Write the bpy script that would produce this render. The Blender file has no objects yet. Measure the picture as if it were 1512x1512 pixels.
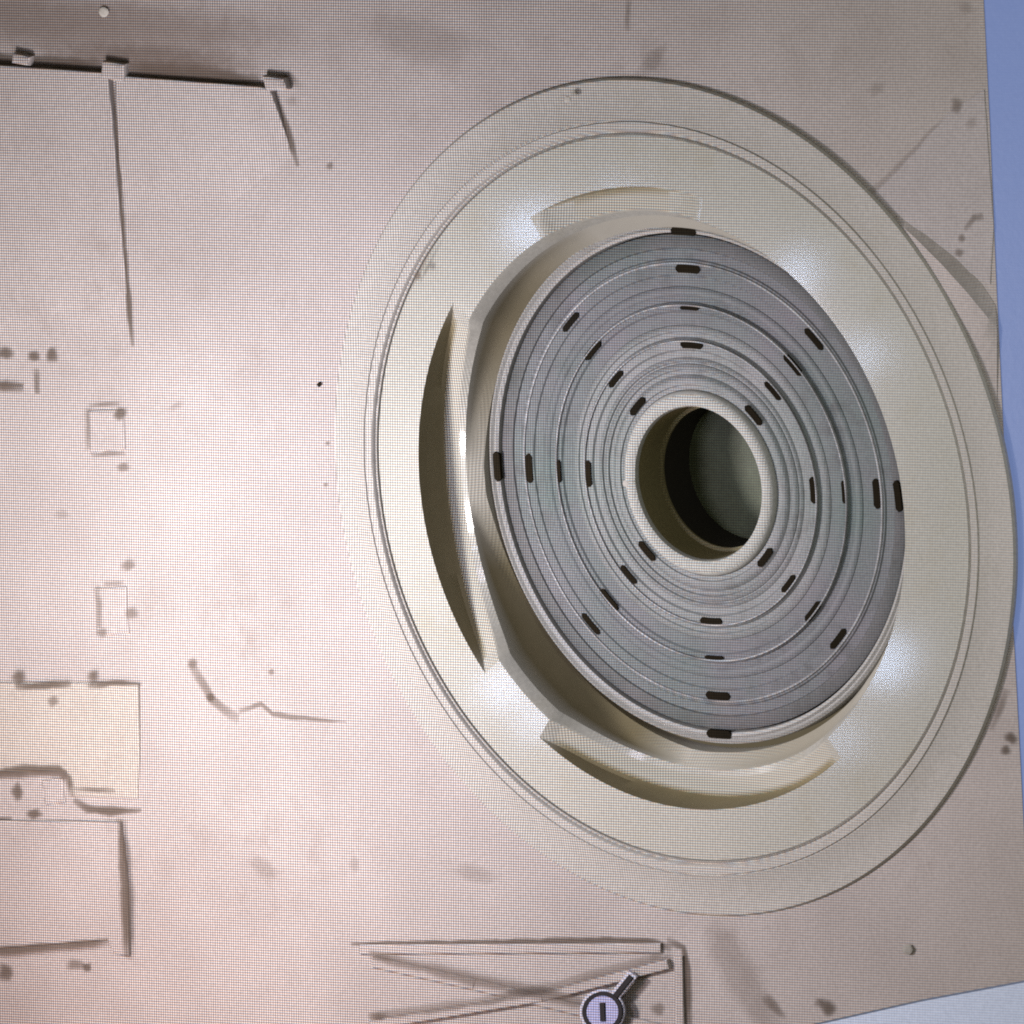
import bpy, bmesh, math, random
from mathutils import Vector, noise
random.seed(7)
SC = bpy.context.scene
COL = SC.collection
rad = math.radians

# ---------------------------------------------------------------- camera
# Wall surface is the plane z = 0 (1 unit = 1000 photo pixels); the port's axis is the z axis.
TH = rad(40.0)
r0 = Vector((math.cos(TH), 0, -math.sin(TH)))
u0 = Vector((0, 1, 0))
R = (0.955*r0 - 0.2966*u0).normalized()
U = (0.2966*r0 + 0.955*u0).normalized()
DV = R.cross(U).normalized()                       # from the wall towards the camera
DIST = 14.0
H0 = 0.011                                         # height of the flange rim above the wall
A0, B0 = (978-756)/1000, (756-740)/1000
TARGET = Vector((0, 0, H0)) - A0*R - B0*U
CAM = TARGET + DIST*DV

def pix(px, py, z=0.0):
    """point of the plane z that the photograph shows at (px, py)"""
    q = TARGET + (px-756)/1000*R + (756-py)/1000*U
    d = q - CAM
    return CAM + d*((z-CAM.z)/d.z)

cd = bpy.data.cameras.new('camera')
cam = bpy.data.objects.new('camera', cd); COL.objects.link(cam)
cd.sensor_width = 36; cd.lens = 18/(0.756/DIST)
cd.clip_start = 0.1; cd.clip_end = 200
m = cam.matrix_world.copy()
for i in range(3):
    m[i][0], m[i][1], m[i][2], m[i][3] = R[i], U[i], DV[i], CAM[i]
cam.matrix_world = m
SC.camera = cam

# ---------------------------------------------------------------- light
W = bpy.data.worlds.new('World'); SC.world = W; W.use_nodes = True
bg = W.node_tree.nodes['Background']
bg.inputs[0].default_value = (1.0, 0.82, 0.52, 1); bg.inputs[1].default_value = 0.115

def area(name, loc, target, size, power, color):
    l = bpy.data.lights.new(name, 'AREA'); l.shape = 'DISK'; l.size = size
    l.energy = power; l.color = color
    o = bpy.data.objects.new(name, l); COL.objects.link(o)
    o.location = loc
    o.rotation_euler = (Vector(target)-Vector(loc)).to_track_quat('-Z', 'Y').to_euler()
    return o
area('key_lamp', pix(-350, 1060, 0.95), pix(520, 800), 0.26, 23.5, (1.0, 0.95, 0.935))
area('warm_fill', pix(-350, 1800, 0.9), pix(200, 1330), 0.3, 8.5, (1.0, 0.72, 0.66))  # added fill that tints the lower left pink
area('cool_fill', pix(150, 850, 0.85), pix(380, 800), 0.3, 5.2, (0.87, 0.83, 1.0))  # added light that gives the left centre a lavender tint
area('fill_light', pix(1330, 440, 1.25), pix(1250, 640), 0.4, 6.2, (0.93, 1.0, 0.97))  # added unseen fill, lifts the disc and the right side
# added unseen bluish lamps, each aimed to reflect one glint in the lacquered dish
for px, py, w, e in ((786, 338, .055, 1.4), (915, 300, .05, .6), (1180, 400, .045, 1.1), (1275, 527, .05, .8), (1305, 975, .06, 1.5), (1238, 1092, .05, .6), (742, 1015, .05, 1.2), (796, 1062, .05, .9)):
    P = pix(px, py, -.001); v = (CAM-P).normalized(); r_ = Vector((-v.x, -v.y, v.z))
    w *= 1.5
    o = area('glint_helper', P+r_*1.9, P, w, 36*math.pi*math.pi*(w/2)**2*e, (0.55, 0.70, 1.0))
SC.view_settings.view_transform = 'Standard'; SC.view_settings.look = 'None'
SC.view_settings.exposure = 0.0; SC.view_settings.gamma = 1.0
SC.view_settings.use_curve_mapping = False
SC.render.engine = 'CYCLES'
SC.cycles.use_denoising = False
SC.cycles.filter_width = 1.9          # soft lens

# ---------------------------------------------------------------- materials
GA = (pix(856, 756)-pix(656, 756)); GB = (pix(756, 656)-pix(756, 856))
# dual vectors of the pixel grid in the wall plane
det = GA.x*GB.y - GA.y*GB.x
KA = Vector((GB.y/det*0.2, -GB.x/det*0.2, 0)); KB = Vector((-GA.y/det*0.2, GA.x/det*0.2, 0))
PITCH_A, PITCH_B = 0.0036, 0.0039

class NT:
    def __init__(s, name):
        s.m = bpy.data.materials.new(name); s.m.use_nodes = True
        s.t = s.m.node_tree; s.n = s.t.nodes; s.bsdf = s.n['Principled BSDF']; s.out = s.n['Material Output']
        s.pos = s.n.new('ShaderNodeNewGeometry').outputs['Position']
    def link(s, a, b): s.t.links.new(a, b)
    def set(s, sock, v):
        if hasattr(v, 'is_linked') or hasattr(v, 'links'): s.link(v, sock)
        else: sock.default_value = v
    def math(s, op, a, b=0.0, c=0.0, clamp=False):
        n = s.n.new('ShaderNodeMath'); n.operation = op; n.use_clamp = clamp
        s.set(n.inputs[0], a); s.set(n.inputs[1], b); s.set(n.inputs[2], c); return n.outputs[0]
    def dot(s, v):
        n = s.n.new('ShaderNodeVectorMath'); n.operation = 'DOT_PRODUCT'
        s.link(s.pos, n.inputs[0]); n.inputs[1].default_value = v; return n.outputs['Value']
    def noise(s, scale, detail=4, rough=0.55, off=(0, 0, 0), stretch=(1, 1, 1)):
        mp = s.n.new('ShaderNodeMapping'); s.link(s.pos, mp.inputs[0])
        mp.inputs['Location'].default_value = off; mp.inputs['Scale'].default_value = stretch
        n = s.n.new('ShaderNodeTexNoise'); n.inputs['Scale'].default_value = scale
        n.inputs['Detail'].default_value = detail; n.inputs['Roughness'].default_value = rough
        s.link(mp.outputs[0], n.inputs['Vector']); return n.outputs['Fac']
    def ramp(s, f, *stops):
        n = s.n.new('ShaderNodeValToRGB'); e = n.color_ramp.elements
        while len(e) < len(stops): e.new(0.5)
        for k, (p, c) in enumerate(stops):
            e[k].position = p; e[k].color = (*c, 1) if len(c) == 3 else c
        s.link(f, n.inputs[0]); return n.outputs[0]
    def mix(s, f, a, b, mode='MIX'):
        n = s.n.new('ShaderNodeMix'); n.data_type = 'RGBA'; n.blend_type = mode
        s.set(n.inputs[0], f); s.set(n.inputs[6], a); s.set(n.inputs[7], b); return n.outputs[2]
    def weave(s, col, k=1.0):
        """screen pixel grid multiplied into every base colour, channels slightly out of register"""
        u = s.dot(KA*(1/PITCH_A)*1.0); v = s.dot(KB*(1/PITCH_B)*1.0)
        drift = s.math('MULTIPLY', s.noise(1.6, 2), 9.0)
        v = s.math('ADD', v, s.math('MULTIPLY', s.math('MULTIPLY', s.dot(KA), s.dot(KB)), 0.11/PITCH_B*0.30))
        v = s.math('ADD', v, s.math('MULTIPLY', s.dot(KA), 0.035/PITCH_B))
        side = s.n.new('ShaderNodeMapRange'); side.inputs[1].default_value = -0.25; side.inputs[2].default_value = 0.5
        side.inputs[3].default_value = 0.62; side.inputs[4].default_value = 0.08
        s.link(s.dot(KA), side.inputs[0]); ka = side.outputs[0]
        mb = s.n.new('ShaderNodeMapRange'); mb.inputs[1].default_value = -0.1; mb.inputs[2].default_value = 0.6
        mb.inputs[3].default_value = 0.62; mb.inputs[4].default_value = 0.26
        s.link(s.dot(KA), mb.inputs[0]); kb = mb.outputs[0]
        gn = s.n.new('ShaderNodeNewGeometry'); sx = s.n.new('ShaderNodeSeparateXYZ'); s.link(gn.outputs['True Normal'], sx.inputs[0])
        fl = s.n.new('ShaderNodeMapRange'); fl.inputs[1].default_value = 0.72; fl.inputs[2].default_value = 0.97
        s.link(s.math('ABSOLUTE', sx.outputs[2]), fl.inputs[0])                  # the pixel pattern is thin on steep faces
        flat = lambda w: s.math('MULTIPLY_ADD', s.math('SUBTRACT', w, 0.5), fl.outputs[0], 0.5)
        ca = s.math('MULTIPLY_ADD', s.math('COSINE', s.math('MULTIPLY', u, 2*math.pi)), 0.5, 0.5); ca = flat(ca)
        fa = s.math('SUBTRACT', 1.0, s.math('MULTIPLY', s.math('MULTIPLY', ca, ka), k))
        comb = s.n.new('ShaderNodeCombineColor')
        for i, ph in enumerate((0.0, 0.09, 0.17)):
            w = s.math('COSINE', s.math('MULTIPLY_ADD', v, 2*math.pi, ph*2*math.pi))
            w = flat(s.math('MULTIPLY_ADD', w, 0.5, 0.5))
            f = s.math('SUBTRACT', 1.0, s.math('MULTIPLY', s.math('MULTIPLY', w, kb), k))
            s.link(s.math('MULTIPLY', f, fa), comb.inputs[i])
        return s.mix(1.0, col, comb.outputs[0], 'MULTIPLY')
    def finish(s, col, rough=0.6, spec=0.4, bump=None, k=1.0, strength=0.15, dist=0.004):
        s.link(s.weave(col, k), s.bsdf.inputs['Base Color'])  # weave multiplies the screen pixel grid into the colour
        s.set(s.bsdf.inputs['Roughness'], rough); s.bsdf.inputs['Specular IOR Level'].default_value = spec
        if bump is not None:
            b = s.n.new('ShaderNodeBump'); b.inputs['Strength'].default_value = strength
            b.inputs['Distance'].default_value = dist; s.link(bump, b.inputs['Height'])
            s.link(b.outputs[0], s.bsdf.inputs['Normal'])
        return s.m

def paint(name, base, var, dirt, rough=0.55, spec=0.4, k=1.0, sc=3.0, grime=0.5, bump=0.15):
    t = NT(name)
    n1 = t.noise(sc, 5, 0.6); n2 = t.noise(sc*6, 5, 0.65, (3, 1, 0)); n3 = t.noise(sc*1.3, 3, 0.5, (9, 4, 2))
    c = t.mix(t.ramp(n1, (0.3, (0, 0, 0)), (0.7, (1, 1, 1))), (*base, 1), (*var, 1))
    gr = t.ramp(t.noise(170, 3, 0.7, (2, 7, 5)), (0.3, (0.86, 0.86, 0.86)), (0.7, (1.08, 1.08, 1.08)))
    c = t.mix(1.0, c, gr, 'MULTIPLY')
    f = t.math('MULTIPLY', t.ramp(n2, (0.48, (0, 0, 0)), (0.75, (1, 1, 1))), t.ramp(n3, (0.42, (0, 0, 0)), (0.7, (1, 1, 1))))
    c = t.mix(t.math('MULTIPLY', f, grime), c, (*dirt, 1))
    return t.finish(c, rough, spec, t.noise(sc*14, 6, 0.6) if bump else None, k, bump)

M = {}
def glow(m, col, e):
    b = m.node_tree.nodes['Principled BSDF']; b.inputs['Emission Color'].default_value = (*col, 1); b.inputs['Emission Strength'].default_value = e
M['wall'] = paint('wall_plaster', (0.69, 0.625, 0.61), (0.56, 0.50, 0.485), (0.38, 0.315, 0.29), 0.7, 0.2, grime=0.55)
M['lilac'] = paint('facet_lilac', (0.68, 0.62, 0.625), (0.58, 0.525, 0.53), (0.45, 0.4, 0.4), 0.7, 0.2)
M['panel'] = paint('panel_paint', (0.70, 0.638, 0.585), (0.62, 0.565, 0.515), (0.42, 0.34, 0.30), 0.7, 0.2)
M['flange'] = paint('flange_cream', (0.65, 0.615, 0.58), (0.59, 0.565, 0.53), (0.42, 0.38, 0.28), 0.6, 0.25, grime=0.35)
M['dish'] = paint('dish_cream', (0.63, 0.615, 0.555), (0.58, 0.57, 0.515), (0.46, 0.40, 0.25), 0.42, 0.2, grime=0.4, bump=0)
b_ = M['dish'].node_tree.nodes['Principled BSDF']; b_.inputs['Coat Weight'].default_value = 0.28; b_.inputs['Coat Roughness'].default_value = 0.10
t_ = NT('scallop_shade')          # cream paint, the shade in the scallops painted in as olive
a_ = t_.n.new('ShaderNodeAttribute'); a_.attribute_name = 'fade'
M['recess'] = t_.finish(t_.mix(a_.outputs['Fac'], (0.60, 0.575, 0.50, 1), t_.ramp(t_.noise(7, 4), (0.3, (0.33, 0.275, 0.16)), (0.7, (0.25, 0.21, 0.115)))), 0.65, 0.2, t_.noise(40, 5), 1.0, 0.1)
M['lip'] = paint('lip_grey', (0.50, 0.49, 0.48), (0.42, 0.42, 0.40), (0.25, 0.22, 0.16), 0.4, 0.5)
M['ring'] = paint('ring_grey', (0.25, 0.235, 0.27), (0.165, 0.225, 0.215), (0.085, 0.08, 0.085), 0.55, 0.2, sc=4.5, grime=1.0)
M['ringdark'] = paint('ring_dark_grey', (0.20, 0.19, 0.205), (0.13, 0.16, 0.155), (0.08, 0.075, 0.07), 0.55, 0.2, sc=5, grime=0.9)
M['ringlight'] = paint('ring_pale_grey', (0.33, 0.325, 0.345), (0.22, 0.27, 0.26), (0.13, 0.125, 0.12), 0.5, 0.25, sc=6, grime=1.0)
M['lip_pale'] = paint('pale_lip', (0.66, 0.67, 0.71), (0.18, 0.185, 0.19), (0.16, 0.16, 0.16), 0.5, 0.25, sc=9, grime=0.9)  # broken pale and grey paint for the ring lips
M['rim'] = paint('bore_rim_white', (0.70, 0.70, 0.68), (0.60, 0.61, 0.57), (0.4, 0.38, 0.3), 0.65, 0.15)
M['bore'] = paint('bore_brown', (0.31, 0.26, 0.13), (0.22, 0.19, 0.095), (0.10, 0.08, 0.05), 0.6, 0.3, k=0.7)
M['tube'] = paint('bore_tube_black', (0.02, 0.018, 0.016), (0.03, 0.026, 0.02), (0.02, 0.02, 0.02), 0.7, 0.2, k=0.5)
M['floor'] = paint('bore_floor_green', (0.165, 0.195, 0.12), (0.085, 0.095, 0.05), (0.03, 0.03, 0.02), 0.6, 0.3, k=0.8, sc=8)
M['slot'] = paint('slot_dark', (0.014, 0.011, 0.007), (0.022, 0.017, 0.010), (0.02, 0.02, 0.02), 0.9, 0.03, k=0.6)
M['blue'] = paint('border_blue', (0.075, 0.095, 0.16), (0.065, 0.09, 0.16), (0.065, 0.09, 0.15), 0.5, 0.4, k=0.4, grime=0.2)
M['pale'] = paint('border_pale', (0.62, 0.70, 0.86), (0.60, 0.68, 0.85), (0.4, 0.44, 0.55), 0.5, 0.4, k=0.8, grime=0.1)
glow(M['blue'], (0.145, 0.205, 0.43), 0.80); glow(M['pale'], (0.45, 0.52, 0.70), 0.2)     # lit screen margins
M['black'] = paint('icon_black', (0.008, 0.008, 0.012), (0.01, 0.01, 0.014), (0.02, 0.02, 0.02), 0.6, 0.2, k=0.2)
M['white'] = paint('icon_white', (0.82, 0.82, 0.95), (0.78, 0.78, 0.95), (0.7, 0.7, 0.9), 0.6, 0.3)
M['lens'] = paint('icon_lavender', (0.58, 0.58, 0.92), (0.55, 0.57, 0.92), (0.6, 0.6, 0.9), 0.6, 0.3)
M['dust'] = paint('dust_grey', (0.42, 0.40, 0.36), (0.36, 0.34, 0.32), (0.3, 0.28, 0.25), 0.8, 0.2, k=0.0)

def grime_or_shade_mat(name, colour, strength):
    """soft edged grime, also used for the painted plate shadows (vertex attribute 'fade')"""
    t = NT(name)
    a = t.n.new('ShaderNodeAttribute'); a.attribute_name = 'fade'
    f = t.n.new('ShaderNodeMapRange'); f.interpolation_type = 'SMOOTHSTEP'
    f.inputs[1].default_value = 0.0; f.inputs[2].default_value = 1.1
    t.link(t.math('ADD', a.outputs['Fac'], t.math('MULTIPLY', t.math('SUBTRACT', t.noise(45, 4), 0.5), 0.45)), f.inputs[0])
    fac = t.math('MULTIPLY', t.math('MULTIPLY', f.outputs[0], strength), t.math('MINIMUM', t.math('MULTIPLY', a.outputs['Fac'], 6.0), 1.0))
    t.finish((*colour, 1), 0.75, 0.2, None, 0.8)
    tr = t.n.new('ShaderNodeBsdfTransparent'); mx = t.n.new('ShaderNodeMixShader')
    t.link(fac, mx.inputs[0]); t.link(tr.outputs[0], mx.inputs[1]); t.link(t.bsdf.outputs[0], mx.inputs[2])
    t.link(mx.outputs[0], t.out.inputs['Surface'])
    return t.m
M['seam'] = grime_or_shade_mat('seam_grime_shade', (0.15, 0.112, 0.085), 0.68)
M['faint'] = grime_or_shade_mat('faint_grime', (0.24, 0.19, 0.16), 0.5)
M['stain'] = grime_or_shade_mat('stain_grime', (0.30, 0.24, 0.21), 0.2)
M['band'] = grime_or_shade_mat('band_grime', (0.27, 0.20, 0.165), 0.42)

# ---------------------------------------------------------------- helpers
def link(name, bm, mat, parent=None, smooth=None):
    me = bpy.data.meshes.new(name)
    bmesh.ops.recalc_face_normals(bm, faces=bm.faces)
    bm.to_mesh(me); bm.free()
    me.materials.append(M[mat])
    if smooth:
        me.shade_smooth(); me.set_sharp_from_angle(angle=rad(smooth))
    o = bpy.data.objects.new(name, me); COL.objects.link(o)
    if parent: o.parent = parent
    return o
def tag(o, label, cat, group=None):
    o['label'] = label; o['category'] = cat
    if group: o['group'] = group
    return o
def empty(name, label, cat, loc=(0, 0, 0), group=None):
    o = bpy.data.objects.new(name, None); COL.objects.link(o); o.location = loc
    o.empty_display_size = 0.05
    return tag(o, label, cat, group)
def up(f):
    if f.normal.z < 0: f.normal_flip()

def slab(pts, z0, bevel=0.0):
    """solid from a loop of 3D top points down to z0"""
    bm = bmesh.new()
    t = [bm.verts.new(p) for p in pts]
    b = [bm.verts.new((p[0], p[1], z0)) for p in pts]
    n = len(t)
    bm.faces.new(t); bm.faces.new(b[::-1])
    for i in range(n): bm.faces.new((t[i], b[i], b[(i+1) % n], t[(i+1) % n]))
    bmesh.ops.recalc_face_normals(bm, faces=bm.faces)
    if bevel:
        te = [e for e in bm.edges if e.verts[0] in t and e.verts[1] in t]
        bmesh.ops.bevel(bm, geom=te, offset=bevel, segments=2, affect='EDGES', profile=0.6)
    bmesh.ops.triangulate(bm, faces=[f for f in bm.faces if len(f.verts) > 4])
    return bm

def raised(pts, z0=-0.004, bevel=0.002):
    """pts: (px, py, height)"""
    return slab([pix(x, y, h*.54) for x, y, h in pts], z0, bevel)

def strip(points, width, z=0.0015, ends=(0.5, 0.5), bm=None):
    """soft edged line through photo points (px, py[, width factor])"""
    new = bm is None
    if new: bm = bmesh.new()
    lay = bm.verts.layers.float.get('fade') or bm.verts.layers.float.new('fade')
    P = [(pix(p[0], p[1], z), p[2] if len(p) > 2 else 1.0) for p in points]
    out = []
    for (a, wa), (b, wb) in zip(P[:-1], P[1:]):
        n = max(2, int((b-a).length/0.012))
        for k in range(n): out.append((a.lerp(b, k/n), wa+(wb-wa)*k/n))
    out.append(P[-1])
    rows = []
    N = len(out)
    for i, (p, w) in enumerate(out):
        t = (out[min(i+1, N-1)][0]-out[max(i-1, 0)][0]); t.z = 0; t.normalize()
        nrm = Vector((-t.y, t.x, 0))
        j = noise.noise(p*40)*0.0016
        w = w*width*1.65*(1+0.35*noise.noise(p*30+Vector((5, 0, 0))))
        e = 1.0
        if i < 3: e = min(e, ends[0]+(1-ends[0])*i/3)
        if N-1-i < 3: e = min(e, ends[1]+(1-ends[1])*(N-1-i)/3)
        r = []
        for s_, f in ((-1, 0), (-0.4, 0.85*e), (0, e), (0.4, 0.85*e), (1, 0)):
            v = bm.verts.new(p+nrm*(s_*w*0.9+j)); v[lay] = f; r.append(v)
        rows.append(r)
    for a, b in zip(rows[:-1], rows[1:]):
        for k in range(4): bm.faces.new((a[k], a[k+1], b[k+1], b[k]))
    return bm

def blob(px, py, rx, ry=None, z=0.0018, rot=0.0, bm=None):
    """soft edged irregular grime spot"""
    ry = ry or rx
    if bm is None: bm = bmesh.new()
    lay = bm.verts.layers.float.get('fade') or bm.verts.layers.float.new('fade')
    c = bm.verts.new(pix(px, py, z)); c[lay] = 1.0
    prev = None
    n = 18
    rings = [[], []]
    for k in range(n):
        a = 2*math.pi*k/n
        q = 1+0.35*noise.noise(Vector((px*0.1+math.cos(a)*1.2, py*0.1+math.sin(a)*1.2, 0)))
        for j, (f, fd) in enumerate(((0.5, 0.8), (1.2, 0.0))):
            x = math.cos(a)*rx*f*q; y = math.sin(a)*ry*f*q
            v = bm.verts.new(pix(px+x*math.cos(rot)-y*math.sin(rot), py+x*math.sin(rot)+y*math.cos(rot), z)); v[lay] = fd
            rings[j].append(v)
    for k in range(n):
        l = (k+1) % n
        bm.faces.new((c, rings[0][k], rings[0][l]))
        bm.faces.new((rings[0][k], rings[1][k], rings[1][l], rings[0][l]))
    return bm

def lathe(profile, n=256, close=False, keep=None):
    """profile: list of (r, z) or functions of the angle giving (r, z)"""
    bm = bmesh.new(); rows = []
    for k in range(n):
        a = 2*math.pi*k/n
        row = []
        for p in profile:
            r, z = p(a) if callable(p) else p
            row.append(bm.verts.new((r*math.cos(a), r*math.sin(a), z)))
        rows.append(row)
    for k in range(n):
        A, B = rows[k], rows[(k+1) % n]
        for j in range(len(A)-1):
            if keep is None or keep(2*math.pi*(k+.5)/n, j): bm.faces.new((A[j], B[j], B[j+1], A[j+1]))
        if close: bm.faces.new((A[-1], B[-1], B[0], A[0]))
    bmesh.ops.delete(bm, geom=[v for v in bm.verts if not v.link_faces], context='VERTS')
    return bm

def ang(px, py, z):
    p = pix(px, py, z); return math.atan2(p.y, p.x)
def lobe(a, lo, hi, p=0.7):
    """0..1 bump between the angles lo and hi (lo < hi after unwrapping)"""
    while hi < lo: hi += 2*math.pi
    while a < lo: a += 2*math.pi
    while a > hi and a-2*math.pi >= lo: a -= 2*math.pi
    if a > hi: return 0.0
    return math.sin(math.pi*(a-lo)/(hi-lo))**p

# ---------------------------------------------------------------- wall
def clipped_plate():
    bm = bmesh.new()
    outer = [(-1800, -1800), (1400, -1800), (1436, -500), (1452, 0), (1461, 180), (1470, 400), (1486, 740), (1512, 1230), (1521, 1446),
             (1360, 1476), (1204, 1511), (1100, 1535), (-600, 2900), (-1800, 2900)]
    P = [pix(x, y, 0) for x, y in outer]
    n = 192
    ring = [Vector((0.615*math.cos(2*math.pi*k/n), 0.615*math.sin(2*math.pi*k/n), 0)) for k in range(n)]
    ov = [bm.verts.new(p) for p in P]; rv = [bm.verts.new(p) for p in ring]
    E = [bm.edges.new((ov[i], ov[(i+1) % len(ov)])) for i in range(len(ov))]
    E += [bm.edges.new((rv[i], rv[(i+1) % n])) for i in range(n)]
    bmesh.ops.triangle_fill(bm, edges=E, use_beauty=True, use_dissolve=False)
    for f in list(bm.faces):
        c = f.calc_center_median()
        if math.hypot(c.x, c.y) < 0.5: bm.faces.remove(f)
    for f in bm.faces: up(f)
    bd = [e for e in bm.edges if len(e.link_faces) == 1]
    r = bmesh.ops.extrude_edge_only(bm, edges=bd)
    for v in [g for g in r['geom'] if isinstance(g, bmesh.types.BMVert)]: v.co.z -= 0.03
    return bm
wall = link('hull_wall', clipped_plate(), 'wall')
tag(wall, 'pale pinkish white hull wall with grimy seams and low raised panels around the round port', 'wall')

link('panel', raised([(1282, 292, .0008), (1340, 232, .002), (1400, 166, .002), (1453, 132, .002), (1467, 335, .002), (1462, 420, .002), (1400, 385, .0008), (1330, 318, .0008)], -0.004, 0.0008), 'lilac', wall)
# low plates whose free edges fade into the wall
link('panel', raised([(-300, 78, .024), (0, 97, .022), (158, 108, .022), (166, 180, .016), (175, 300, .011), (186, 420, .007), (193, 525, -.003), (-300, 560, -.003)], -0.004), 'wall', wall)
link('panel', raised([(170, 112, .018), (380, 128, .020), (398, 132, .020), (412, 170, .012), (438, 245, -.003), (330, 330, -.003), (188, 340, -.003), (176, 240, .009)], -0.004), 'wall', wall)
link('panel', raised([(-300, 1206, .010), (20, 1212, .010), (176, 1214, .014), (186, 1300, .014), (190, 1412, .010), (168, 1408, .008), (158, 1388, .010), (0, 1400, .012), (-300, 1420, .012)], -0.004), 'wall', wall)
link('panel', raised([(-300, 1008, .010), (88, 1008, .008), (132, 1008, .007), (204, 1010, .010), (206, 1090, .006), (204, 1180, .003), (104, 1176, .003), (98, 1138, .009), (-300, 1150, .009)], -0.004), 'panel', wall)
for pts in ([(18, 78), (44, 84), (42, 98), (16, 94)], [(150, 90), (184, 95), (182, 122), (148, 116)], [(386, 112), (418, 116), (424, 132), (392, 136)],
            [(-20, 566), (34, 568), (34, 576), (-20, 576)], [(128, 606), (182, 604), (184, 664), (130, 670)], [(138, 868), (186, 866), (190, 936), (142, 940)],
            [(60, 1152), (92, 1148), (96, 1186), (66, 1190)]):
    h = 0.0235 if pts[0][1] < 200 else 0.006
    link('bracket', raised([(x, y, h) for x, y in pts], -0.004, 0.005), 'wall', wall)

def seam(points, width, ends=(0.5, 0.5), mat='seam', z=0.0015): return link('seam', strip(points, width, .0015+(z-.0015)*.62, ends), mat, wall)
def spot(*a, mat='seam', **k):
    k['z'] = .0018+(k.get('z', .0018)-.0018)*.62
    return link('grime_spot', blob(*a, **k), mat, wall)
spot(150, 40, 330, 60, mat='band', rot=.08); spot(230, 92, 190, 26, mat='band', rot=.09, z=.0024)
# cast shadow of the upper plates, painted as a dark band above them
seam([(-40, 86), (60, 92, .8), (150, 100, 1)], .012)
seam([(190, 104, 1.2), (290, 113, 1.5), (385, 124, 1.1)], .011)
seam([(408, 108, .7), (425, 116), (446, 128, .6)], .009, (.3, .2))
seam([(164, 122), (173, 240), (180, 340, .9), (188, 430, .8), (195, 512, .6)], .0065, z=0.0035)  # shadow along the left plate's right edge, painted in
seam([(402, 138), (418, 182, 1.1), (430, 215, .9), (440, 246, .5)], .0085)
seam([(927, 0), (925, 46, .8)], .005, mat='faint')
seam([(988, 60, .5), (962, 92), (930, 118, .5)], .012, (.1, .1), 'stain')
for s_ in ((8, 522, 13, 11), (50, 526, 11, 9), (76, 524, 11, 12)): spot(*s_)
seam([(53, 545), (55, 582)], .0065)
seam([(-20, 570), (34, 574)], .0075, z=0.0085)
seam([(128, 604), (129, 666)], .005, mat='faint', z=0.0085)
seam([(132, 599), (176, 597)], .004, mat='faint')
seam([(134, 672), (184, 670)], .004, mat='faint')
spot(176, 612, 11, 10, z=0.0085); spot(181, 690, 11, 8, mat='faint')
for s_ in ((188, 836, 11, 9), (192, 906, 10, 10), (150, 934, 9, 8)): spot(*s_, mat='faint', z=0.0085)
seam([(143, 866), (146, 928)], .006, mat='faint', z=0.0085)
seam([(152, 862), (180, 862)], .004, mat='faint', z=.0085)
seam([(22, 1014), (56, 1013), (104, 1010)], .0055, z=0.0115); spot(26, 1000, 11, 12, z=.0115)
seam([(128, 1012), (160, 1008), (206, 1010, .6)], .0055, z=0.0115); spot(136, 998, 9, 11, z=.0115)
spot(77, 1036, 9, 9, mat='faint', z=0.0115)
seam([(-30, 1146), (40, 1138, 1.2), (86, 1138, 1.1), (100, 1150, 1), (105, 1176, 1)], .0075, z=.0115)
seam([(108, 1180), (128, 1194, 1.2), (150, 1197), (208, 1197, .6)], .0065, z=.0045)
seam([(110, 1165), (170, 1168)], .004, mat='faint', z=.0045)
spot(26, 1170, 10, 14); spot(50, 1202, 13, 8); seam([(-30, 1213), (18, 1210)], .005)
seam([(176, 1208), (180, 1260, 1.1), (185, 1330, 1.3), (187, 1414, 1.1)], .0075, z=0.0165)
seam([(-30, 1408), (60, 1400), (160, 1390, .8)], .0065, z=0.0145)
spot(8, 1436, 13, 15); spot(112, 1424, 16, 9, mat='faint'); spot(128, 1428, 8, 8)
# loose run of grime below the bright patch
seam([(280, 978, 1.1), (296, 1006, 1.2), (312, 1032, 1.2), (330, 1048), (352, 1062)], .0075, mat='faint')
spot(310, 1030, 8, 7); spot(284, 980, 8, 9, mat='faint')
seam([(352, 1050), (385, 1040), (402, 1054), (440, 1060), (510, 1066, .4)], .004, mat='faint')
spot(400, 992, 5, 5, mat='faint'); spot(480, 716, 4, 4, mat='faint'); spot(483, 655, 4, 4, mat='faint')
spot(388, 1280, 26, 16, mat='stain', rot=.6); spot(522, 1276, 8, 14, mat='stain'); spot(430, 150, 10, 8, mat='stain')
spot(486, 246, 6, 6, mat='faint'); spot(260, 600, 14, 6, mat='stain', rot=-.5); spot(90, 760, 12, 8, mat='stain')
# right hand side
spot(1412, 156, 10, 13, mat='faint'); spot(1434, 182, 10, 10, mat='stain'); spot(1425, 12, 14, 10, mat='stain', rot=.7)
seam([(1452, 320, 1.2), (1438, 322), (1424, 340, .7)], .005, mat='faint')
spot(1419, 352, 6, 7, mat='faint'); spot(1416, 374, 7, 8, mat='faint'); spot(1440, 545, 8, 9, mat='faint')
seam([(1320, 350, .5), (1280, 292), (1340, 232, .8), (1400, 166, .5)], .005, (.1, .1), 'stain')
seam([(1486, 1018), (1474, 1050), (1462, 1078, .6)], .006, mat='faint')
spot(1492, 1090, 11, 9, rot=.7); spot(1484, 1108, 8, 8)
spot(1140, 1484, 26, 9, rot=.8, mat='faint'); spot(1222, 1488, 15, 12, rot=.7); spot(1208, 1480, 8, 8, mat='faint')
spot(1292, 132, 16, 10, mat='stain', rot=-.5)

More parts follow.
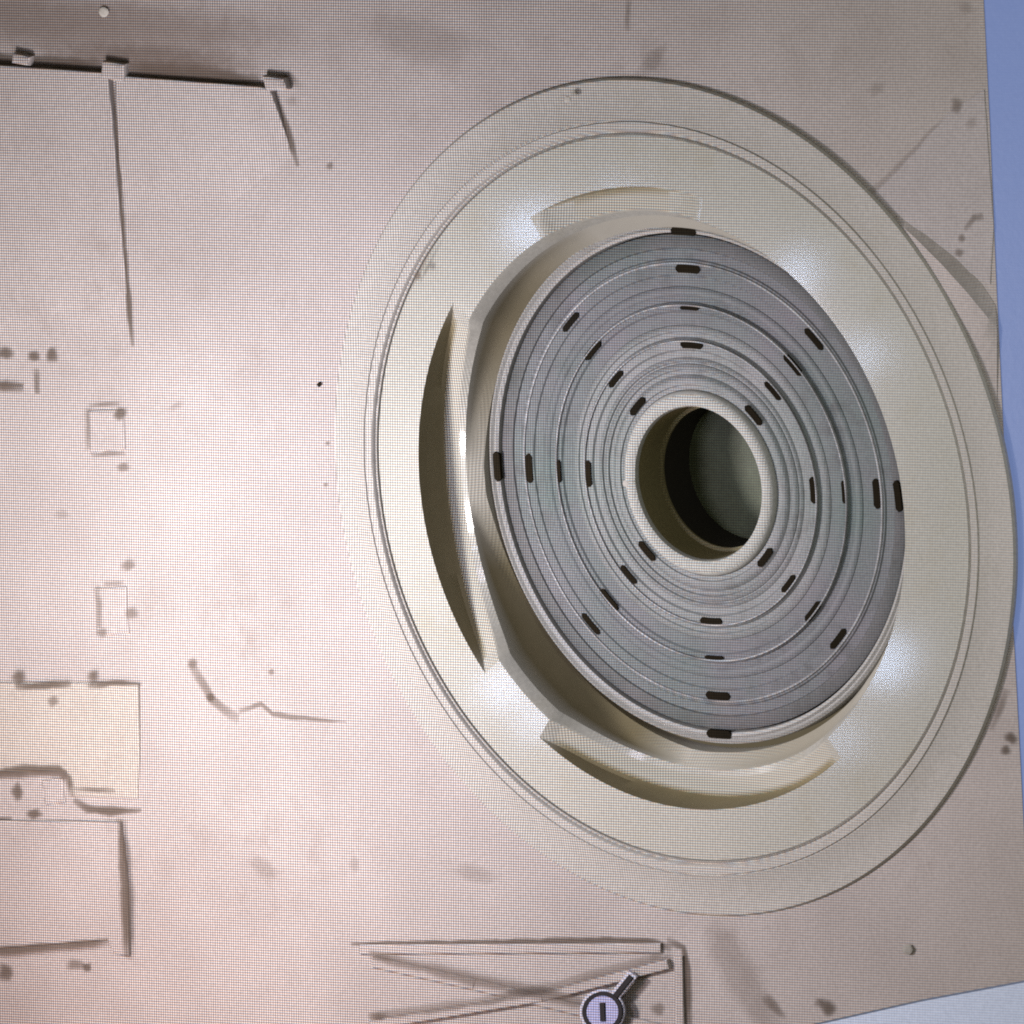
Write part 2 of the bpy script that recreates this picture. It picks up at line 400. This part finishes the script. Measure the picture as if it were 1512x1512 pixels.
# shallow framed bay with crossed braces at the bottom
def bar(points, w, h):
    h *= .6
    bm = bmesh.new()
    for a, b in zip(points[:-1], points[1:]):
        A, B = Vector(a), Vector(b); t = (B-A).normalized(); n = Vector((-t.y, t.x))*w/2
        q = slab([pix(*(A+n), h), pix(*(B+n), h), pix(*(B-n), h), pix(*(A-n), h)], -0.004, 0.002)
        me = bpy.data.meshes.new('tmp'); q.to_mesh(me); q.free(); bm.from_mesh(me); bpy.data.meshes.remove(me)
    return bm
link('frame_bar', bar([(530, 1402), (975, 1400)], 14, .008), 'wall', wall)
link('frame_bar', bar([(1001, 1412), (1006, 1600)], 12, .008), 'wall', wall)
link('brace', bar([(548, 1420), (700, 1454), (1010, 1530)], 16, .010), 'wall', wall)
link('brace', bar([(986, 1424), (800, 1472), (545, 1514)], 14, .013), 'wall', wall)
seam([(518, 1394, .6), (620, 1394), (760, 1392), (900, 1388), (965, 1390), (990, 1402)], .0055, mat='seam')
seam([(984, 1390), (1008, 1398), (1014, 1430), (1016, 1520)], .006)
seam([(545, 1410), (620, 1426), (700, 1446, 1.2), (790, 1464, 1.3), (870, 1484)], .008, mat='faint', z=.0155)
seam([(978, 1410), (900, 1432), (800, 1460, 1.2), (700, 1480), (545, 1502)], .006, mat='faint', z=.0155)
spot(556, 1500, 16, 8, mat='seam', z=.0155); spot(968, 1412, 16, 6, mat='faint', rot=-.3, z=.0155); spot(560, 1412, 18, 7, mat='faint', rot=.25, z=.0155)
spot(970, 1490, 12, 10, mat='faint')
seam([(1040, 1360, .6), (1070, 1400, 1), (1110, 1470, 1.1), (1150, 1530, .8)], .030, (.1, .1), 'stain'); seam([(950, 50, .7), (965, 95, 1), (960, 125, .6)], .026, (.1, .1), 'stain')
spot(700, 1290, 40, 14, mat='stain', rot=.2); spot(620, 60, 90, 40, mat='stain', rot=.2)

# curved ridge that hugs the port on its upper right side
def along(pts, f):
    x = f*(len(pts)-1); i = min(int(x), len(pts)-2); return Vector(pts[i]).lerp(Vector(pts[i+1]), x-i)
inner = [(1318, 332), (1345, 372), (1375, 420), (1405, 476), (1434, 535), (1472, 600)]
crest = [(1321, 324), (1352, 352), (1392, 392), (1428, 432), (1456, 466), (1472, 488)]
outer = [(1324, 318), (1368, 346), (1416, 384), (1450, 420), (1467, 446), (1470, 452)]
bm = bmesh.new(); rows = []
for k in range(31):
    f = k/30; h = 0.012*min(1.0, f*2.2)**0.7*(1-0.75*max(0.0, (f-.6)/.4))
    I, C_, O = along(inner, f), along(crest, f), along(outer, f)
    m_ = I.lerp(C_, .6)
    rows.append([bm.verts.new(pix(p.x, p.y, z)) for p, z in ((I, -.003), (I, .0005*f), (m_, h*.55), (C_, h), (C_.lerp(O, .35), h*.62), (O, .0005*f), (O, -.003))])
for A, B in zip(rows[:-1], rows[1:]):
    for j in range(6): bm.faces.new((A[j], A[j+1], B[j+1], B[j]))
bm.faces.new(rows[0]); bm.faces.new(rows[-1][::-1])
link('curved_ridge', bm, 'wall', wall, 30)

# ---------------------------------------------------------------- round port
port = empty('round_port', 'big round cream port with a grey slotted ring disc and a dark central bore', 'port')
def fl_(r, z): return lambda a: (r, z+0.0075*(0.60+0.40*math.cos(a-0.35)))
link('outer_flange', lathe([(.631, -.02), fl_(.631, -.003), fl_(.628, 0), fl_(.622, 0), fl_(.600, -.002), (.569, .0066), (.5682, .0045), (.5662, .0045), (.5655, .0064), (.5545, .006), (.5525, .004), (.5515, .0005), (.5495, .0005),
                            (.5485, .002), (.5465, .003), (.5465, -.02)], 288), 'flange', port, 30)

E3 = [(ang(706, 990, -.02), ang(662, 445, -.02), -1)]
def w3(a):
    l = lobe(a, ang(672, 440, -.02), ang(712, 1000, -.02))
    b = lobe(a, ang(808, 1095, -.02), ang(1250, 1110, -.02))
    t = 0.30*lobe(a, ang(1040, 300, -.02), ang(812, 322, -.02))
    return max(l, b, t)
def w4(a):
    return max(lobe(a, ang(728, 740, -.05), ang(1010, 1098, -.05)), 0.62*lobe(a, ang(880, 340, -.05), ang(716, 690, -.05)),
               0.35*lobe(a, ang(1040, 1100, -.05), ang(1262, 1000, -.05)))
def slope(r, a):
    if r > .431: return 0.0
    return -(0.054-0.025*w4(a))*min(1.0, (0.431-r)/0.024)**0.8
def d(r, step):        # the dish: where a lobe is deep the floor drops at once, elsewhere it slopes down
    return lambda a: (r, slope(r, a)*(1-w3(a)) + step*w3(a))
def edge(f):           # inner edge of the dish: a steep dark wall inside the lobes, a gentle slope elsewhere
    def g(a):
        w = w4(a); z0 = slope(.420, a)*(1-w3(a)) - .054*w3(a)
        r = .420-.023*(f if w < .01 else f**(1+1.2*w)); zb = -.068-.022*w
        return (r, z0+(zb-z0)*f**(1-0.45*w))
    return g
def wall3(dr, f):      # steep outer wall of a scallop; it closes up where the scallop ends
    return lambda a: (.4685-dr*(min(1.0, w3(a)*3)+.02), f*w3(a))
link('dish_band', lathe([(.546, -.02), (.546, -.001), (.5445, 0.0), (.520, 0.0), (.490, 0.0), (.4685, 0.0)], 288), 'dish', port, 20)
inner = [(.4685, 0.0), wall3(.0015, -.012), wall3(.0045, -.046), wall3(.0085, -.053), d(.452, -.054), d(.442, -.054), d(.4325, -.054), d(.430, -.054), edge(0), edge(.25), edge(.6), edge(1), (.396, -.10)]
is_wall = lambda a, j: (j < 3 and w3(a) > .012) or (j < 7 and w3(a) > .2) or j >= 8
dish = link('dish', lathe(inner, 288, keep=lambda a, j: not is_wall(a, j)), 'dish', port, 20)
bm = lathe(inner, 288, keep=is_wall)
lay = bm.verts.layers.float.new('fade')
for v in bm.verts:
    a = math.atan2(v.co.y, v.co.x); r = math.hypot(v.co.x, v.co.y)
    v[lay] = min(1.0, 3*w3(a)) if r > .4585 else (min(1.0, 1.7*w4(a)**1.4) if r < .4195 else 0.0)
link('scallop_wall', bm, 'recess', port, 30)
ZD = -0.076
DX, DY = 0.009, 0.0085          # the disc sits a little off the flange's centre
lip = link('disc_lip', lathe([(.3955, -.10), (.3955, ZD-.004), (.394, ZD+.004), (.390, ZD+.006), (.386, ZD+.003), (.382, ZD+.005), (.3775, ZD+.003), (.3755, ZD-.008), (.374, -.10)], 256), 'lip', port, 40)
def rel(pts, k=0.30): return [(r, ZD+(z if z < -.015 else z*k)) for r, z in pts]
link('outer_band', lathe(rel([(.3738, -.04), (.3738, -.008), (.370, -.004), (.354, -.004), (.3525, -.010), (.3525, -.04)])), 'ringdark', port, 30)
tier1 = link('slotted_ring', lathe(rel([(.3522, -.04), (.3522, -.011), (.338, -.010), (.336, -.004), (.314, -.003), (.312, -.009), (.296, -.009), (.296, -.04)])), 'ring', port, 30)
tier2 = link('slotted_ring', lathe(rel([(.2955, -.04), (.2955, -.007), (.293, -.004), (.284, -.005), (.282, -.009), (.273, -.008), (.2715, .000), (.260, .001), (.257, -.006), (.246, -.007), (.240, -.009), (.238, -.009), (.238, -.04)])), 'ring', port, 30)
tier3 = link('slotted_ring', lathe(rel([(.2375, -.04), (.2375, -.007), (.234, -.003), (.229, -.003), (.227, -.008), (.220, -.008), (.217, .001), (.212, .003), (.202, .002), (.199, -.005), (.190, -.006), (.188, -.002), (.184, -.001), (.182, -.008), (.180, -.008), (.180, -.04)])), 'ringlight', port, 30)
tier4 = link('slotted_ring', lathe(rel([(.1795, -.04), (.1795, -.006), (.177, -.002), (.172, -.001), (.170, -.008), (.164, -.007), (.161, .001), (.156, .004), (.149, .003), (.1475, -.003), (.1412, -.005), (.1410, -.04)])), 'ringlight', port, 30)
for r, w in ((.331, .0045), (.2685, .0035), (.2145, .003)):
    k = {.331: -.002, .2685: .0005, .2145: .0008}[r]
    link('ring_lip', lathe([(r+w/2, ZD-.006), (r+w/2, ZD+k+.0012), (r+w*.25, ZD+k+.0026), (r-w*.25, ZD+k+.0026), (r-w/2, ZD+k+.0012), (r-w/2, ZD-.006)]), 'lip_pale', port, 50)
link('bore_rim', lathe(rel([(.1408, -.04), (.1408, -.003), (.139, .003), (.135, .007), (.130, .0085), (.122, .0085), (.1175, .0065), (.1155, .000), (.1155, -.02)], .9)), 'rim', port, 40)
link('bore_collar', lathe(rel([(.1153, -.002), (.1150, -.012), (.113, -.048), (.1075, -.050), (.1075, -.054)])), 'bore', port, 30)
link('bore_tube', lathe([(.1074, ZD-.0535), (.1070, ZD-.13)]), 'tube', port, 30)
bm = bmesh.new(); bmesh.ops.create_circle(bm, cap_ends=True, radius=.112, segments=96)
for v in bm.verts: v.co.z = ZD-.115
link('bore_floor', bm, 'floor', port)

def slot_mesh(r, a, ln, w, z):
    """dark curved slot with rounded ends"""
    bm = bmesh.new(); T = []; n = 10
    for k in range(n+1):
        f = -1+2*k/n; hw = w/2*min(1, math.sqrt(max(0.0, 1-abs(f)**6))+0.25)
        T.append((a+f*ln/2/r, hw))
    top = [Vector(((r+h)*math.cos(b), (r+h)*math.sin(b), z)) for b, h in T] + [Vector(((r-h)*math.cos(b), (r-h)*math.sin(b), z)) for b, h in T[::-1]]
    return slab(top, z-0.006)
base = [rad(d_) for d_ in (72.5, 162.5, -106, -16.3, 117, -151.5, -60, 28.3)]
for i, a in enumerate(base):
    if i < 4: spec = ((lip, .3805, .046, .0125, ZD+.0056), (tier1, .323, .045, .0125, ZD+.0004), (tier2, .2645, .034, .006, ZD+.0026), (tier3, .2095, .040, .0115, ZD+.0026))
    else: spec = ((tier1, .322, .042, .0095, ZD+.0004), (tier2, .2655, .041, .0105, ZD+.0028), (tier3, .208, .036, .0085, ZD+.0026), (tier4, .154, .038, .0105, ZD+.0030))
    for par, r, ln, w, z in spec:
        b_ = a
        if i == 3 and par is lip: 
            q = pix(1325, 733, .001); b_ = math.atan2(q.y, q.x); par, r, ln, w, z = dish, math.hypot(q.x, q.y), .046, .011, .001      # right hand one sits on the dish's edge
        link('slot', slot_mesh(r, b_, ln, w, z), 'slot', par)
for o in port.children:
    if o.name.split('.')[0] in ('disc_lip', 'slotted_ring', 'outer_band', 'ring_lip', 'bore_rim', 'bore_collar', 'bore_tube', 'bore_floor'): o.location = (DX, DY, 0)
# stains that belong to the port's cream paint
def pstain(bm, mat): return link('grime_spot', bm, mat, port)
pstain(blob(617, 407, 6, 8, z=.0215), 'seam')
pstain(strip([(640, 362, .6), (620, 402), (606, 430, .5)], .003, .012), 'faint')

# ---------------------------------------------------------------- borders
b = link('blue_border', slab([pix(x, y, -.0012) for x, y in ((1401, -1800), (1437, -500), (1453, 0), (1462, 180), (1471, 400), (1487, 740), (1513, 1230), (1522, 1440), (2900, 1220), (2900, -1800))], -.03), 'blue')
tag(b, 'plain periwinkle blue border strip running down the right edge beside the hull wall', 'border')
b = link('pale_border', slab([pix(x, y, -.0010) for x, y in ((1523, 1449), (1361, 1479), (1205, 1514), (1101, 1538), (-590, 2900), (2900, 2900), (2900, 1226))], -.03), 'pale')
tag(b, 'pale grey blue border wedge at the bottom right corner below the hull wall', 'border')

# ---------------------------------------------------------------- magnifier pointer
def disc(cx, cy, r, z, n=48): return [pix(cx+r*math.cos(2*math.pi*k/n), cy+r*math.sin(2*math.pi*k/n), z) for k in range(n)]
def annulus(cx, cy, ro, ri, z0, z1, n=64):
    bm = bmesh.new(); rows = []
    for k in range(n):
        a = 2*math.pi*k/n; c, s = math.cos(a), math.sin(a)
        o, i = pix(cx+ro*c, cy+ro*s, z1), pix(cx+ri*c, cy+ri*s, z1)
        rows.append([bm.verts.new(p) for p in ((o.x, o.y, z0), o, i, (i.x, i.y, z0))])
    for k in range(n):
        A, B = rows[k], rows[(k+1) % n]
        for j in range(4): bm.faces.new((A[j], A[(j+1) % 4], B[(j+1) % 4], B[j]))
    return bm
def stick(p, q, w, z): 
    A, B = Vector(p), Vector(q); t = (B-A).normalized(); n = Vector((-t.y, t.x))*w/2
    return slab([pix(*(A+n), z), pix(*(B+n), z), pix(*(B-n), z), pix(*(A-n), z)], .012)
CX, CY = 889, 1494
cur = empty('magnifier_pointer', 'black rimmed magnifying glass pointer with a minus bar, lying over the crossed braces', 'pointer', tuple(pix(CX, CY, .016)))
def cpart(name, bm, mat):
    o = link(name, bm, mat, cur); o.matrix_parent_inverse.identity()
    o.location = -Vector(cur.location)
cpart('outline', slab(disc(CX, CY, 33, .017), .014), 'white')
cpart('handle_outline', stick((905, 1474), (934, 1438), 15, .0165), 'white')
cpart('lens', slab(disc(CX, CY, 25, .0185), .0165), 'lens')
cpart('rim', annulus(CX, CY, 29.5, 24, .016, .0195), 'black')
cpart('handle', stick((907, 1472), (931, 1442), 7.5, .019), 'black')
cpart('minus_bar', stick((888.5, 1481), (889.5, 1508), 7, .0205), 'black')

# ---------------------------------------------------------------- dust on the picture
for px, py, r, z, lab in ((153, 18, 8, .003, 'round grey dust speck on the wall above the upper left panels'),
                          (838, 147, 5.5, .018, 'small grey dust speck on the upper part of the port flange'),
                          (924, 714, 5, -.05, 'tiny grey dust speck on the white rim left of the dark bore'),
                          (1340, 1402, 8, .003, 'grey dust speck on the shaded wall near the bottom right corner'),
                          (471, 568, 3.5, .003, 'tiny dark dust speck on the bright wall left of the port')):
    bm = bmesh.new(); bmesh.ops.create_icosphere(bm, subdivisions=2, radius=1)
    c = pix(px, py, z)
    for v in bm.verts:
        q = v.co*(1+0.15*noise.noise(v.co*2+Vector((px, py, 0))))
        v.co = (q.x*r/1000*1.25, q.y*r/1000, q.z*r/1000*0.12)
    o = link('dust_speck', bm, 'slot' if r < 4 else 'dust', None, 60); o.location = c
    tag(o, lab, 'speck', 'dust specks')
